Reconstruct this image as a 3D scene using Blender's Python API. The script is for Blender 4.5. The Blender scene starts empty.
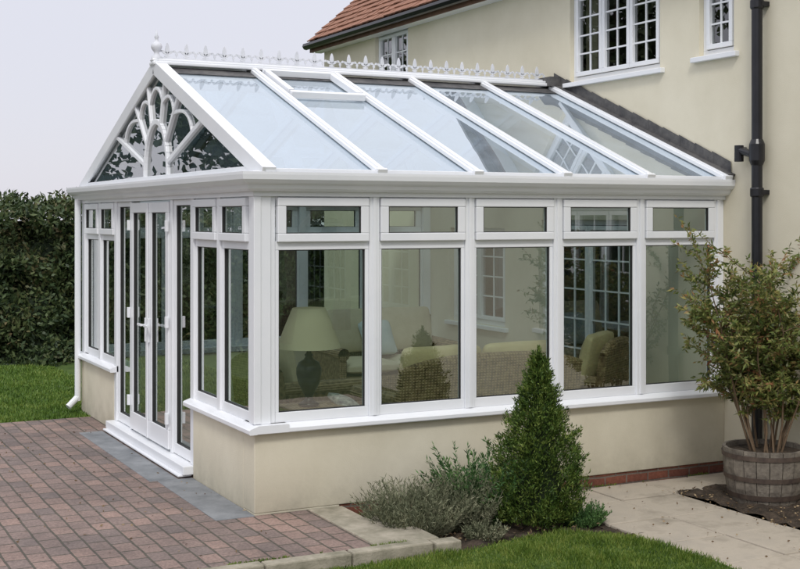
import bpy, bmesh, math, random
import numpy as np
from mathutils import Vector, Matrix, noise
random.seed(4); rng=np.random.default_rng(7)
scene=bpy.context.scene
col=scene.collection
scene.view_settings.view_transform='Standard'
scene.view_settings.look='None'; scene.view_settings.exposure=0

# ---------------- materials ----------------
def newmat(name):
    m=bpy.data.materials.new(name); m.use_nodes=True
    nt=m.node_tree; nt.nodes.clear()
    out=nt.nodes.new('ShaderNodeOutputMaterial')
    return m,nt,out
def N(nt,t,**kw):
    n=nt.nodes.new(t)
    for k,v in kw.items():
        if k in n.inputs: n.inputs[k].default_value=v
        else: setattr(n,k,v)
    return n
def L(nt,a,b): nt.links.new(a,b)
def c4(c): return (c[0],c[1],c[2],1)
def ramp(nt,fac,stops):
    r=nt.nodes.new('ShaderNodeValToRGB'); cr=r.color_ramp
    while len(cr.elements)<len(stops): cr.elements.new(0.5)
    for e,(p,c) in zip(cr.elements,stops): e.position=p; e.color=c4(c)
    L(nt,fac,r.inputs[0]); return r
def noisemat(name,c1,c2,scale=5,rough=.6,bump=0.0,bscale=60,detail=6,spec=.4,metal=0,c3=None,dist=.01,dirt=None):
    m,nt,out=newmat(name)
    tc=N(nt,'ShaderNodeTexCoord')
    n1=N(nt,'ShaderNodeTexNoise',Scale=scale,Detail=detail,Roughness=.65); L(nt,tc.outputs['Object'],n1.inputs['Vector'])
    st=[(.32,c1),(.68,c2)] if c3 is None else [(.28,c1),(.5,c2),(.72,c3)]
    r=ramp(nt,n1.outputs['Fac'],st); cout=r.outputs[0]
    b=N(nt,'ShaderNodeBsdfPrincipled',Roughness=rough,Metallic=metal)
    b.inputs['Specular IOR Level'].default_value=spec
    if dirt:  # splash-zone staining rising from the ground: (z_low,z_high,colour)
        sp=N(nt,'ShaderNodeSeparateXYZ'); L(nt,tc.outputs['Object'],sp.inputs[0])
        n3=N(nt,'ShaderNodeTexNoise',Scale=5,Detail=7,Roughness=.7); L(nt,tc.outputs['Object'],n3.inputs['Vector'])
        mr=N(nt,'ShaderNodeMapRange'); mr.inputs[1].default_value=dirt[0]; mr.inputs[2].default_value=dirt[1]; mr.inputs[3].default_value=1; mr.inputs[4].default_value=0
        L(nt,sp.outputs['Z'],mr.inputs[0])
        pw_=N(nt,'ShaderNodeMath',operation='POWER'); pw_.inputs[1].default_value=1.7; L(nt,mr.outputs[0],pw_.inputs[0])
        mu=N(nt,'ShaderNodeMath',operation='MULTIPLY'); L(nt,pw_.outputs[0],mu.inputs[0]); L(nt,n3.outputs['Fac'],mu.inputs[1])
        mm=N(nt,'ShaderNodeMix',data_type='RGBA'); L(nt,mu.outputs[0],mm.inputs[0]); L(nt,cout,mm.inputs[6]); mm.inputs[7].default_value=c4(dirt[2]); cout=mm.outputs[2]
    L(nt,cout,b.inputs['Base Color'])
    if bump>0:
        n2=N(nt,'ShaderNodeTexNoise',Scale=bscale,Detail=4); L(nt,tc.outputs['Object'],n2.inputs['Vector'])
        bp=N(nt,'ShaderNodeBump',Strength=bump,Distance=dist); L(nt,n2.outputs['Fac'],bp.inputs['Height']); L(nt,bp.outputs[0],b.inputs['Normal'])
    L(nt,b.outputs[0],out.inputs[0]); return m
def leafmat(name,stops,rough=.55,trans=.0,spec=.3,nscale=2.5):
    m,nt,out=newmat(name)
    g=N(nt,'ShaderNodeNewGeometry')
    tc=N(nt,'ShaderNodeTexCoord')
    n1=N(nt,'ShaderNodeTexNoise',Scale=nscale,Detail=2); L(nt,tc.outputs['Object'],n1.inputs['Vector'])
    mx=N(nt,'ShaderNodeMath',operation='MULTIPLY_ADD'); mx.inputs[1].default_value=.6; 
    L(nt,g.outputs['Random Per Island'],mx.inputs[0])
    m2=N(nt,'ShaderNodeMath',operation='MULTIPLY_ADD'); m2.inputs[1].default_value=1.1; m2.inputs[2].default_value=-.35
    L(nt,n1.outputs['Fac'],m2.inputs[0]); L(nt,m2.outputs[0],mx.inputs[2])
    r=ramp(nt,mx.outputs[0],stops)
    b=N(nt,'ShaderNodeBsdfPrincipled',Roughness=rough); b.inputs['Specular IOR Level'].default_value=spec
    L(nt,r.outputs[0],b.inputs['Base Color'])
    if trans>0:
        t=N(nt,'ShaderNodeBsdfTranslucent'); L(nt,r.outputs[0],t.inputs[0])
        ms=N(nt,'ShaderNodeMixShader',Fac=trans); L(nt,b.outputs[0],ms.inputs[1]); L(nt,t.outputs[0],ms.inputs[2])
        L(nt,ms.outputs[0],out.inputs[0])
    else: L(nt,b.outputs[0],out.inputs[0])
    return m
def glassmat(name,tint,base=.1,pw=4.0,gcol=(1,1,1),haze=0.0,hcol=(.7,.8,.9),bump=.04):
    m,nt,out=newmat(name)
    lw=N(nt,'ShaderNodeLayerWeight',Blend=.5)
    p=N(nt,'ShaderNodeMath',operation='POWER'); p.inputs[1].default_value=pw; L(nt,lw.outputs['Facing'],p.inputs[0])
    ma=N(nt,'ShaderNodeMath',operation='MULTIPLY_ADD'); ma.inputs[1].default_value=1-base; ma.inputs[2].default_value=base; L(nt,p.outputs[0],ma.inputs[0])
    tr=N(nt,'ShaderNodeBsdfTransparent'); tr.inputs[0].default_value=c4(tint)
    gl=N(nt,'ShaderNodeBsdfGlossy',Roughness=.0); gl.inputs[0].default_value=c4(gcol)
    tc=N(nt,'ShaderNodeTexCoord'); nz=N(nt,'ShaderNodeTexNoise',Scale=1.6,Detail=1); L(nt,tc.outputs['Object'],nz.inputs['Vector'])
    bp=N(nt,'ShaderNodeBump',Strength=bump,Distance=.03); L(nt,nz.outputs['Fac'],bp.inputs['Height']); L(nt,bp.outputs[0],gl.inputs['Normal'])
    ms=N(nt,'ShaderNodeMixShader'); L(nt,ma.outputs[0],ms.inputs[0]); L(nt,tr.outputs[0],ms.inputs[1]); L(nt,gl.outputs[0],ms.inputs[2])
    if haze>0:
        df=N(nt,'ShaderNodeBsdfDiffuse'); df.inputs[0].default_value=c4(hcol)
        n5=N(nt,'ShaderNodeTexNoise',Scale=3,Detail=6,Roughness=.7); L(nt,tc.outputs['Object'],n5.inputs['Vector'])
        mh=N(nt,'ShaderNodeMapRange'); mh.inputs[1].default_value=.3; mh.inputs[2].default_value=.7; mh.inputs[3].default_value=haze*.75; mh.inputs[4].default_value=haze*1.25; L(nt,n5.outputs['Fac'],mh.inputs[0])
        m3=N(nt,'ShaderNodeMixShader'); L(nt,mh.outputs[0],m3.inputs[0]); L(nt,ms.outputs[0],m3.inputs[1]); L(nt,df.outputs[0],m3.inputs[2]); L(nt,m3.outputs[0],out.inputs[0])
    else: L(nt,ms.outputs[0],out.inputs[0])
    return m
def brickmat(name,c1,c2,mortar,bw,bh,msize=.006,axis='XY',rough=.8,off=.5,bump=.5,rot=0,stain=.8):
    m,nt,out=newmat(name)
    tc=N(nt,'ShaderNodeTexCoord'); sp=N(nt,'ShaderNodeSeparateXYZ'); cb=N(nt,'ShaderNodeCombineXYZ')
    L(nt,tc.outputs['Object'],sp.inputs[0])
    L(nt,sp.outputs[axis[0]],cb.inputs[0]); L(nt,sp.outputs[axis[1]],cb.inputs[1])
    nw=N(nt,'ShaderNodeTexNoise',Scale=3.0,Detail=2); L(nt,cb.outputs[0],nw.inputs['Vector'])
    vs=N(nt,'ShaderNodeVectorMath',operation='SCALE'); vs.inputs['Scale'].default_value=.024; L(nt,nw.outputs['Color'],vs.inputs[0])
    va=N(nt,'ShaderNodeVectorMath',operation='ADD'); L(nt,cb.outputs[0],va.inputs[0]); L(nt,vs.outputs[0],va.inputs[1])
    mp=N(nt,'ShaderNodeMapping'); mp.inputs['Rotation'].default_value=(0,0,rot); L(nt,va.outputs[0],mp.inputs[0])
    bt=N(nt,'ShaderNodeTexBrick'); bt.offset=off
    for k,v in {'Scale':1,'Mortar Size':msize,'Mortar Smooth':.3,'Bias':0,'Brick Width':bw,'Row Height':bh}.items(): bt.inputs[k].default_value=v
    bt.inputs['Color1'].default_value=c4(c1); bt.inputs['Color2'].default_value=c4(c2); bt.inputs['Mortar'].default_value=c4(mortar)
    L(nt,mp.outputs[0],bt.inputs['Vector'])
    n1=N(nt,'ShaderNodeTexNoise',Scale=1.1,Detail=8,Roughness=.7); L(nt,tc.outputs['Object'],n1.inputs['Vector'])
    n2=N(nt,'ShaderNodeTexNoise',Scale=45,Detail=5,Roughness=.7); L(nt,tc.outputs['Object'],n2.inputs['Vector'])
    r1=ramp(nt,n1.outputs['Fac'],[(.3,(.52,.54,.54)),(.7,(1.25,1.21,1.16))])
    mm=N(nt,'ShaderNodeMix',data_type='RGBA',blend_type='MULTIPLY'); mm.inputs[0].default_value=1
    L(nt,bt.outputs['Color'],mm.inputs[6]); L(nt,r1.outputs[0],mm.inputs[7])
    r2=ramp(nt,n2.outputs['Fac'],[(.3,(.6,.6,.6)),(.7,(1.35,1.35,1.35))])
    m2=N(nt,'ShaderNodeMix',data_type='RGBA',blend_type='MULTIPLY'); m2.inputs[0].default_value=stain
    L(nt,mm.outputs[2],m2.inputs[6]); L(nt,r2.outputs[0],m2.inputs[7])
    b=N(nt,'ShaderNodeBsdfPrincipled',Roughness=rough); L(nt,m2.outputs[2],b.inputs['Base Color'])
    mh=N(nt,'ShaderNodeMath',operation='MULTIPLY_ADD'); mh.inputs[1].default_value=-1.0
    mk=N(nt,'ShaderNodeMath',operation='MULTIPLY'); mk.inputs[1].default_value=.5; L(nt,n2.outputs['Fac'],mk.inputs[0])
    L(nt,bt.outputs['Fac'],mh.inputs[0]); L(nt,mk.outputs[0],mh.inputs[2])
    bp=N(nt,'ShaderNodeBump',Strength=bump,Distance=.008); L(nt,mh.outputs[0],bp.inputs['Height']); L(nt,bp.outputs[0],b.inputs['Normal'])
    L(nt,b.outputs[0],out.inputs[0]); return m

WHITE=noisemat('white_upvc',(.78,.80,.83),(.85,.86,.88),1.5,.28,spec=.5)
CREAM=noisemat('cream_render',(.66,.61,.47),(.75,.70,.56),.9,.85,bump=.35,bscale=130,dist=.004,detail=8)
CREAM_D=noisemat('cream_render_dwarf',(.62,.57,.44),(.75,.70,.56),1.3,.85,bump=.35,bscale=130,dist=.004,detail=9,dirt=(-.05,.5,(.14,.125,.085)))
GLASS=glassmat('window_glass',(.69,.78,.72),.20,2.8)
ROOFG=glassmat('roof_glass',(.60,.70,.77),.25,2.2,gcol=(.90,.96,1),haze=.20,hcol=(.66,.76,.87))
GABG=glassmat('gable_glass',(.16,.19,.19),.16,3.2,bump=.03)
HOUSEG=glassmat('house_window_glass',(.5,.55,.55),.14,3)
DARK=noisemat('gasket_black',(.02,.02,.02),(.035,.035,.035),4,.6)
BLACK=noisemat('black_gloss_paint',(.006,.006,.009),(.014,.014,.018),6,.3,spec=.5)
LEAD=noisemat('lead_flashing',(.05,.05,.055),(.14,.135,.13),7,.7,bump=.5,bscale=25)
GREYW=noisemat('white_dirty',(.60,.62,.66),(.73,.74,.78),9,.5)
SOIL=noisemat('soil',(.025,.018,.012),(.09,.065,.045),9,.95,bump=1,bscale=30,dist=.03)
CONC=noisemat('concrete_slab',(.24,.21,.165),(.44,.385,.31),2.2,.9,bump=.5,bscale=70,detail=10,dist=.006,c3=(.36,.32,.265))
KERB=noisemat('kerb_stone',(.18,.17,.12),(.46,.41,.33),4,.9,bump=.6,bscale=60,dist=.006,detail=10)
GREYSLAB=noisemat('grey_slab',(.14,.15,.16),(.28,.29,.30),3,.8,bump=.3,bscale=60,detail=9)
PAVE=brickmat('block_paving',(.31,.215,.185),(.195,.155,.145),(.10,.09,.07),.21,.14,.008,'XY',bump=.9,rot=math.radians(90),stain=1)
BRICK=brickmat('red_brick',(.22,.075,.045),(.14,.05,.035),(.16,.13,.11),.225,.075,.008,'XZ')
TILEF=brickmat('floor_tiles',(.42,.33,.24),(.36,.28,.2),(.2,.17,.14),.33,.33,.006,'XY',rough=.35,off=0,bump=.2)
GROUND=noisemat('field_grass',(.035,.06,.018),(.07,.10,.03),3,.9,bump=.6,bscale=40)
LAWN=noisemat('lawn_turf',(.035,.07,.012),(.08,.13,.022),5,.95,bump=.6,bscale=60)
TILE=noisemat('clay_tile',(.17,.08,.05),(.32,.155,.10),6,.85,bump=.4,c3=(.24,.12,.085))
FASC=noisemat('brown_timber',(.10,.05,.03),(.16,.085,.05),8,.6)
WOOD=noisemat('weathered_oak',(.10,.085,.07),(.24,.21,.17),14,.85,bump=.6,bscale=40)
HOOP=noisemat('rusty_hoop',(.05,.035,.03),(.11,.08,.06),14,.7)
FAB=noisemat('cream_fabric',(.60,.53,.36),(.68,.60,.43),6,.9,bump=.3,bscale=50)
FABY=noisemat('yellow_fabric',(.58,.47,.26),(.66,.55,.33),6,.9,bump=.3,bscale=50)
FABB=noisemat('pale_blue_fabric',(.50,.60,.62),(.62,.70,.70),6,.9)
CLOTH=noisemat('grey_throw',(.15,.15,.17),(.6,.58,.52),22,.95)
BARK=noisemat('bark',(.05,.04,.03),(.13,.10,.08),12,.9,bump=.5)
STEM=noisemat('shrub_stem',(.12,.08,.05),(.22,.15,.09),12,.8)
def wicker():
    m,nt,out=newmat('wicker')
    tc=N(nt,'ShaderNodeTexCoord')
    w1=N(nt,'ShaderNodeTexWave',Scale=14,Distortion=1.5); w1.bands_direction='Z'; w1.inputs['Detail'].default_value=2
    w2=N(nt,'ShaderNodeTexWave',Scale=11,Distortion=.8); w2.bands_direction='X'
    L(nt,tc.outputs['Object'],w1.inputs['Vector']); L(nt,tc.outputs['Object'],w2.inputs['Vector'])
    n3=N(nt,'ShaderNodeTexNoise',Scale=25.0,Detail=4); L(nt,tc.outputs['Object'],n3.inputs['Vector'])
    mu=N(nt,'ShaderNodeMath',operation='MULTIPLY'); L(nt,w1.outputs['Fac'],mu.inputs[0]); L(nt,w2.outputs['Fac'],mu.inputs[1])
    ad=N(nt,'ShaderNodeMath',operation='MULTIPLY_ADD'); ad.inputs[1].default_value=.5; L(nt,mu.outputs[0],ad.inputs[0]); L(nt,n3.outputs['Fac'],ad.inputs[2])
    r=ramp(nt,ad.outputs[0],[(.35,(.10,.065,.03)),(.6,(.25,.17,.085)),(.95,(.40,.29,.16))])
    b=N(nt,'ShaderNodeBsdfPrincipled',Roughness=.6); L(nt,r.outputs[0],b.inputs['Base Color'])
    bp=N(nt,'ShaderNodeBump',Strength=.7,Distance=.01); L(nt,mu.outputs[0],bp.inputs['Height']); L(nt,bp.outputs[0],b.inputs['Normal'])
    L(nt,b.outputs[0],out.inputs[0]); return m
WICK=wicker()

# ---------------- builders ----------------
def empty(name,loc=(0,0,0),rz=0):
    e=bpy.data.objects.new(name,None); e.location=loc; e.rotation_euler=(0,0,rz); col.objects.link(e); e.empty_display_size=.1; return e
class MB:
    def __init__(s): s.v=[]; s.f=[]
    def box(s,x0,x1,y0,y1,z0,z1):
        x0,x1=min(x0,x1),max(x0,x1); y0,y1=min(y0,y1),max(y0,y1); z0,z1=min(z0,z1),max(z0,z1)
        b=len(s.v); s.v+=[(x0,y0,z0),(x1,y0,z0),(x1,y1,z0),(x0,y1,z0),(x0,y0,z1),(x1,y0,z1),(x1,y1,z1),(x0,y1,z1)]
        s.f+=[tuple(b+i for i in q) for q in ((0,3,2,1),(4,5,6,7),(0,1,5,4),(1,2,6,5),(2,3,7,6),(3,0,4,7))]
    def bar(s,p0,p1,w,h,up=(0,0,1),off=0):
        p0=Vector(p0);p1=Vector(p1); d=(p1-p0).normalized(); side=d.cross(Vector(up)).normalized(); u=side.cross(d).normalized()
        b=len(s.v)
        for p in (p0,p1):
            for a,c in ((-1,-1),(1,-1),(1,1),(-1,1)):
                q=p+side*(a*w/2)+u*(c*h/2+off); s.v.append(tuple(q))
        s.f+=[tuple(b+i for i in q) for q in ((0,1,2,3),(7,6,5,4),(0,4,5,1),(1,5,6,2),(2,6,7,3),(3,7,4,0))]
    def quad(s,*p):
        b=len(s.v); s.v+=[tuple(q) for q in p]; s.f.append(tuple(range(b,b+len(p))))
    def prism(s,prof,fn,a0,a1):
        b=len(s.v); n=len(prof)
        for a in (a0,a1):
            for p in prof: s.v.append(tuple(fn(a,*p)))
        s.f.append(tuple(b+i for i in range(n))); s.f.append(tuple(b+n+i for i in reversed(range(n))))
        for i in range(n): j=(i+1)%n; s.f.append((b+i,b+n+i,b+n+j,b+j))
    def lathe(s,prof,cx=0,cy=0,seg=24,cap=True):
        b=len(s.v)
        for r,z in prof:
            for i in range(seg):
                a=2*math.pi*i/seg; s.v.append((cx+r*math.cos(a),cy+r*math.sin(a),z))
        for k in range(len(prof)-1):
            for i in range(seg):
                j=(i+1)%seg; s.f.append((b+k*seg+i,b+k*seg+j,b+(k+1)*seg+j,b+(k+1)*seg+i))
        if cap:
            s.f.append(tuple(b+i for i in reversed(range(seg)))); s.f.append(tuple(b+(len(prof)-1)*seg+i for i in range(seg)))
    def tube(s,p0,p1,r0,r1,seg=6):
        p0=Vector(p0);p1=Vector(p1); d=(p1-p0); 
        if d.length<1e-6: return
        d.normalize(); a=d.orthogonal().normalized(); c=d.cross(a); b=len(s.v)
        for p,r in ((p0,r0),(p1,r1)):
            for i in range(seg):
                t=2*math.pi*i/seg; s.v.append(tuple(p+a*(r*math.cos(t))+c*(r*math.sin(t))))
        for i in range(seg):
            j=(i+1)%seg; s.f.append((b+i,b+j,b+seg+j,b+seg+i))
        s.f.append(tuple(b+seg+i for i in range(seg)))
    def obj(s,name,mat,parent=None,bevel=0,smooth=False,recalc=True):
        me=bpy.data.meshes.new(name); me.from_pydata(s.v,[],s.f); me.update()
        if recalc:
            bm=bmesh.new(); bm.from_mesh(me); bmesh.ops.recalc_face_normals(bm,faces=bm.faces); bm.to_mesh(me); bm.free()
        me.materials.append(mat); o=bpy.data.objects.new(name,me); col.objects.link(o)
        if parent: o.parent=parent
        if smooth:
            for p in me.polygons: p.use_smooth=True
        if bevel>0:
            m=o.modifiers.new('b','BEVEL'); m.width=bevel; m.segments=2; m.limit_method='ANGLE'
        return o
def leaves(name,P,D,Ln,Wd,mat,parent=None):
    P=np.asarray(P,float); D=np.asarray(D,float); n=len(P)
    D=D/np.maximum(np.linalg.norm(D,axis=1,keepdims=True),1e-6)
    R=rng.normal(size=(n,3)); S=np.cross(D,R); S/=np.maximum(np.linalg.norm(S,axis=1,keepdims=True),1e-6)
    Ln=np.broadcast_to(np.asarray(Ln,float),(n,))[:,None]; Wd=np.broadcast_to(np.asarray(Wd,float),(n,))[:,None]
    V=np.empty((n,4,3)); mid=P+D*Ln*.45
    V[:,0]=P; V[:,1]=mid+S*Wd*.5; V[:,2]=P+D*Ln; V[:,3]=mid-S*Wd*.5
    me=bpy.data.meshes.new(name); me.vertices.add(n*4); me.vertices.foreach_set('co',V.reshape(-1))
    me.loops.add(n*4); me.loops.foreach_set('vertex_index',np.arange(n*4,dtype=np.int32))
    me.polygons.add(n); me.polygons.foreach_set('loop_start',np.arange(0,n*4,4,dtype=np.int32)); me.polygons.foreach_set('loop_total',np.full(n,4,dtype=np.int32))
    me.update(); me.validate(); me.materials.append(mat)
    o=bpy.data.objects.new(name,me); col.objects.link(o)
    if parent: o.parent=parent
    return o

# ---------------- conservatory ----------------
W=5.6; LX=4.43
cons=empty('conservatory')
def mS(u,o,z): return (u,-o,z)
def mG(u,o,z): return (-o,u,z)
def mN(u,o,z): return (u,W+o,z)
def mb(B,M,u0,u1,o0,o1,z0,z1):
    a=M(u0,o0,z0); b=M(u1,o1,z1); B.box(a[0],b[0],a[1],b[1],a[2],b[2])
def mq(B,M,u0,u1,o,z0,z1): B.quad(M(u0,o,z0),M(u1,o,z0),M(u1,o,z1),M(u0,o,z1))
fr=MB(); cas=MB(); gk=MB(); gl=MB(); sill=MB(); hd=MB()
ZT=2.335
def bay(M,u0,u1,z0=.66):
    mb(fr,M,u0,u1,-.085,-.022,z0,z0+.075)
    mb(fr,M,u0,u1,-.085,-.022,1.935,2.0)
    mb(fr,M,u0,u1,-.085,-.022,ZT-.03,ZT)
    s=.028
    mb(fr,M,u0,u0+s,-.083,-.024,z0+.075,1.935); mb(fr,M,u1-s,u1,-.083,-.024,z0+.075,1.935)
    g=.006
    for a,b,c,d in ((u0+s,u1-s,z0+.075,z0+.075+g),(u0+s,u1-s,1.935-g,1.935),(u0+s,u0+s+g,z0+.075+g,1.935-g),(u1-s-g,u1-s,z0+.075+g,1.935-g)):
        mb(gk,M,a,b,-.06,-.034,c,d)
    mq(gl,M,u0+s+.001,u1-s-.001,-.05,z0+.076,1.934)
    a0,a1,b0,b1=u0+.008,u1-.008,1.995,ZT-.012; t=.068
    mb(cas,M,a0,a1,-.05,.012,b0,b0+t-.006); mb(cas,M,a0,a1,-.05,.012,b1-t+.006,b1)
    mb(cas,M,a0,a0+t,-.048,.010,b0+t-.006,b1-t+.006); mb(cas,M,a1-t,a1,-.048,.010,b0+t-.006,b1-t+.006)
    for a,b,c,d in ((a0+t,a1-t,b0+t-.006,b0+t),(a0+t,a1-t,b1-t,b1-t+.006),(a0+t,a0+t+g,b0+t,b1-t),(a1-t-g,a1-t,b0+t,b1-t)):
        mb(gk,M,a,b,-.02,.003,c,d)
    mq(gl,M,a0+t,a1-t,-.012,b0+t,b1-t)
posts=[.13,.975,1.82,2.66,3.51,4.36]
pw=.042
for M in (mS,mN):
    for i in range(5):
        bay(M,posts[i]+pw/1,posts[i+1]-pw/1)
    for p in posts[1:]:
        mb(fr,M,p-pw,p+pw,-.095,-.004,.66,ZT)
        mb(fr,M,p-.016,p+.016,-.003,.006,.665,ZT-.003)
    mb(fr,M,4.403,LX-.002,-.09,-.01,.66,ZT)
for a,b in ((.17,.79),(.87,1.47),(W-1.47,W-.87),(W-.79,W-.17)): bay(mG,a,b)
for p,w2,z0 in ((.83,.04,.66),(W-.83,.04,.66),(1.515,.045,.105),(W-1.515,.045,.105)):
    mb(fr,mG,p-w2,p+w2,-.095,-.004,z0,ZT)
for M in (0,1):
    y0,y1=(.004,.13) if M==0 else (W-.13,W-.004)
    fr.box(.004,.13,y0,y1,.66,ZT)
fr.box(.13,.17,.02,.08,.66,ZT); fr.box(.02,.08,.13,.17,.66,ZT); fr.box(.13,.172,W-.08,W-.02,.66,ZT); fr.box(.02,.08,W-.17,W-.13,.66,ZT)
fr.box(-.006,.05,-.006,.05,.665,ZT-.003)
def leaf(u0,u1,o,z0,z1,t=.09,bt=.2,B=None):
    B=B or cas
    mb(B,mG,u0,u1,o-.06,o,z0,z0+bt); mb(B,mG,u0,u1,o-.06,o,z1-t,z1)
    mb(B,mG,u0,u0+t,o-.059,o-.001,z0+bt,z1-t); mb(B,mG,u1-t,u1,o-.059,o-.001,z0+bt,z1-t)
    g=.008
    for a,b,c,d in ((u0+t,u1-t,z0+bt,z0+bt+g),(u0+t,u1-t,z1-t-g,z1-t),(u0+t,u0+t+g,z0+bt+g,z1-t-g),(u1-t-g,u1-t,z0+bt+g,z1-t-g)):
        mb(gk,mG,a,b,o-.04,o-.012,c,d)
    mq(gl,mG,u0+t,u1-t,o-.03,z0+bt,z1-t)
leaf(1.565,2.08,-.02,.11,ZT-.004,.05,.09,fr)
leaf(W-2.08,W-1.565,-.02,.11,ZT-.004,.05,.09,fr)
fr.box(.004,.095,2.084,2.144,.105,ZT-.004); fr.box(.004,.095,W-2.144,W-2.084,.105,ZT-.004)
DC=W/2
leaf(2.155,DC-.005,.012,.125,ZT-.02,.095,.17)
leaf(DC+.005,W-2.155,.012,.125,ZT-.02,.095,.17)
cas.box(-.026,-.012,DC-.015,DC+.015,.13,ZT-.03)
for u,sg in ((DC-.05,-1),(DC+.05,1)):
    hd.box(-.030,-.0125,u-.016,u+.016,1.02,1.24); hd.box(-.062,-.03,u-.009,u+.009,1.165,1.183); hd.box(-.072,-.054,min(u,u+sg*.12),max(u,u+sg*.12),1.163,1.185)
for u in (2.152,W-2.152):
    for z in (.35,1.2,2.05): hd.box(-.04,-.0125,u-.018,u+.018,z,z+.10)
for i in range(5):
    m=(posts[i]+posts[i+1])/2
    mb(hd,mS,m-.05,m+.05,-.115,-.09,2.0,2.02)
def sillrun(M,u0,u1):
    prof=[(-.25,.60),(.0,.60),(.0,.596),(.055,.596),(.06,.603),(.06,.628),(.05,.637),(-.01,.658),(-.25,.658)]
    sill.prism(prof,lambda a,o,z:M(a,o,z),u0,u1)
sillrun(mS,.0,LX); sillrun(mN,0,LX)
sillrun(mG,-.061,1.56); sillrun(mG,W-1.56,W+.061)
sl=sill.obj('sills',WHITE,cons); sl.location.z=.002
th=MB(); th.box(-.085,.10,1.47,W-1.47,.03,.103); th.box(-.12,.0,1.50,W-1.50,.012,.03); th.obj('door_threshold',WHITE,cons,.006)
fr.obj('frames',WHITE,cons,.004); cas.obj('casements',WHITE,cons,.006); gk.obj('gaskets',DARK,cons); hd.obj('handles',WHITE,cons,.003)
gl.obj('glazing',GLASS,cons,recalc=False)
dw=MB(); dw.box(.0,LX-.001,.0,.24,.012,.598); dw.box(0,LX-.001,W-.24,W,-.1,.598); dw.box(.0005,.24,.24,1.47,-.08,.5975); dw.box(.0005,.24,W-1.47,W-.24,-.08,.5975); dw.box(.0,.68,.0,.24,-.1,.0118)
dw.obj('dwarf_wall',CREAM_D,cons,.006)
pl=MB(); pl.box(.681,LX-.002,.012,.22,-.25,.0115); pl.obj('brick_plinth',BRICK,cons)
fl=MB(); fl.box(.02,LX-.003,.03,W-.03,-.1,.06); fl.obj('tiled_floor',TILEF,cons)
eave=MB()
ogee=[(-.12,2.33),(.012,2.33),(.012,2.362),(.05,2.368),(.075,2.385),(.085,2.41),(.115,2.425),(.135,2.45),(.14,2.485),(.14,2.505),(.125,2.505),(.125,2.478),(-.12,2.478)]
def ring(prof,B):
    pts=[(LX,W,0,1),(0,W,-1,1),(0,0,-1,-1),(LX,0,0,-1)]
    b=len(B.v);n=len(prof)
    for (x,y,ox,oy) in pts:
        for o,z in prof: B.v.append((x+ox*o,y+oy*o,z))
    for k in range(3):
        for i in range(n):
            j=(i+1)%n; B.f.append((b+k*n+i,b+k*n+j,b+(k+1)*n+j,b+(k+1)*n+i))
    B.f.append(tuple(b+i for i in range(n))); B.f.append(tuple(b+3*n+i for i in range(n)))
ring([(o,z+.003) for o,z in ogee],eave)
eave.obj('eaves_gutter',WHITE,cons)
# roof
Y0,Z0,YR,ZR=-.06,2.51,2.70,3.56
def RP(x,s,h=0,back=False):
    YE=(W-Y0) if back else Y0
    y=YE+s*(YR-YE); z=Z0+s*(ZR-Z0)
    ny,nz=-(ZR-Z0),abs(YR-YE); l=math.hypot(ny,nz); dy=h*ny/l; y+=(-dy if back else dy); z+=h*nz/l
    return (x,y,z)
raf=MB(); rg=MB()
rx=[.06,.975,1.82,2.66,3.51,4.36]
for bk in (False,True):
    up=(0,-.36,.93) if not bk else (0,.36,.93)
    for x in rx[1:]:
        raf.bar(RP(x,-.012,.028,bk),RP(x,.985,.028,bk),.072,.034,up)
        raf.bar(RP(x,-.016,.052,bk),RP(x,.985,.052,bk),.042,.02,up)
        raf.bar(RP(x,.02,-.05,bk),RP(x,.985,-.05,bk),.05,.09,up)
        raf.bar(RP(x,-.024,.030,bk),RP(x,-.012,.030,bk),.084,.06,up)
    raf.bar(RP(.075,-.02,.012,bk),RP(.075,1.0,.012,bk),.09,.09,up)
    raf.bar(RP(.018,-.025,.0,bk),RP(.018,1.0,.0,bk),.022,.125,up)
    rg.quad(RP(.1,0,0.004,bk),RP(LX-.01,0,0.004,bk),RP(LX-.01,.99,0.004,bk),RP(.1,.99,0.004,bk))
    raf.bar(RP(.1,.0,.012,bk),RP(LX-.01,.0,.012,bk),.05,.03,(0,0,1))
raf.bar(RP(LX-.045,-.01,.03),RP(LX-.045,.985,.03),.06,.05,(0,-.36,.93))
v0,v1=1.03,1.765
for a,b in (((v0,.70),(v1,.70)),((v0,.955),(v1,.955)),((v0+.03,.72),(v0+.03,.94)),((v1-.03,.72),(v1-.03,.94))):
    raf.bar(RP(a[0],a[1],.045),RP(b[0],b[1],.045),.055,.06,(0,-.36,.93))
raf.obj('rafters',WHITE,cons,.004)
rg.obj('roof_glazing',ROOFG,cons,recalc=False)
rd=MB(); rd.box(-.01,LX-.03,YR-.075,YR+.075,ZR+.02,ZR+.055); rd.box(-.01,LX-.03,YR-.05,YR+.05,ZR+.055,ZR+.08); rd.box(.1,LX,YR-.04,YR+.04,ZR-.19,ZR-.0)
rd.obj('ridge',WHITE,cons,.01)
rl=MB()
for bk in (False,True):
    rl.quad(RP(.12,.925,.012,bk),RP(LX,.925,.012,bk),RP(LX,1.0,.012,bk),RP(.12,1.0,.012,bk))
rl.obj('ridge_shade_strip',LEAD,cons)  # lead-coloured strip stands in for the ridge's shade seen through the glass
cr=MB()
zb=ZR+.08
cr.box(.05,LX-.15,YR-.006,YR+.006,zb,zb+.018)
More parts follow.
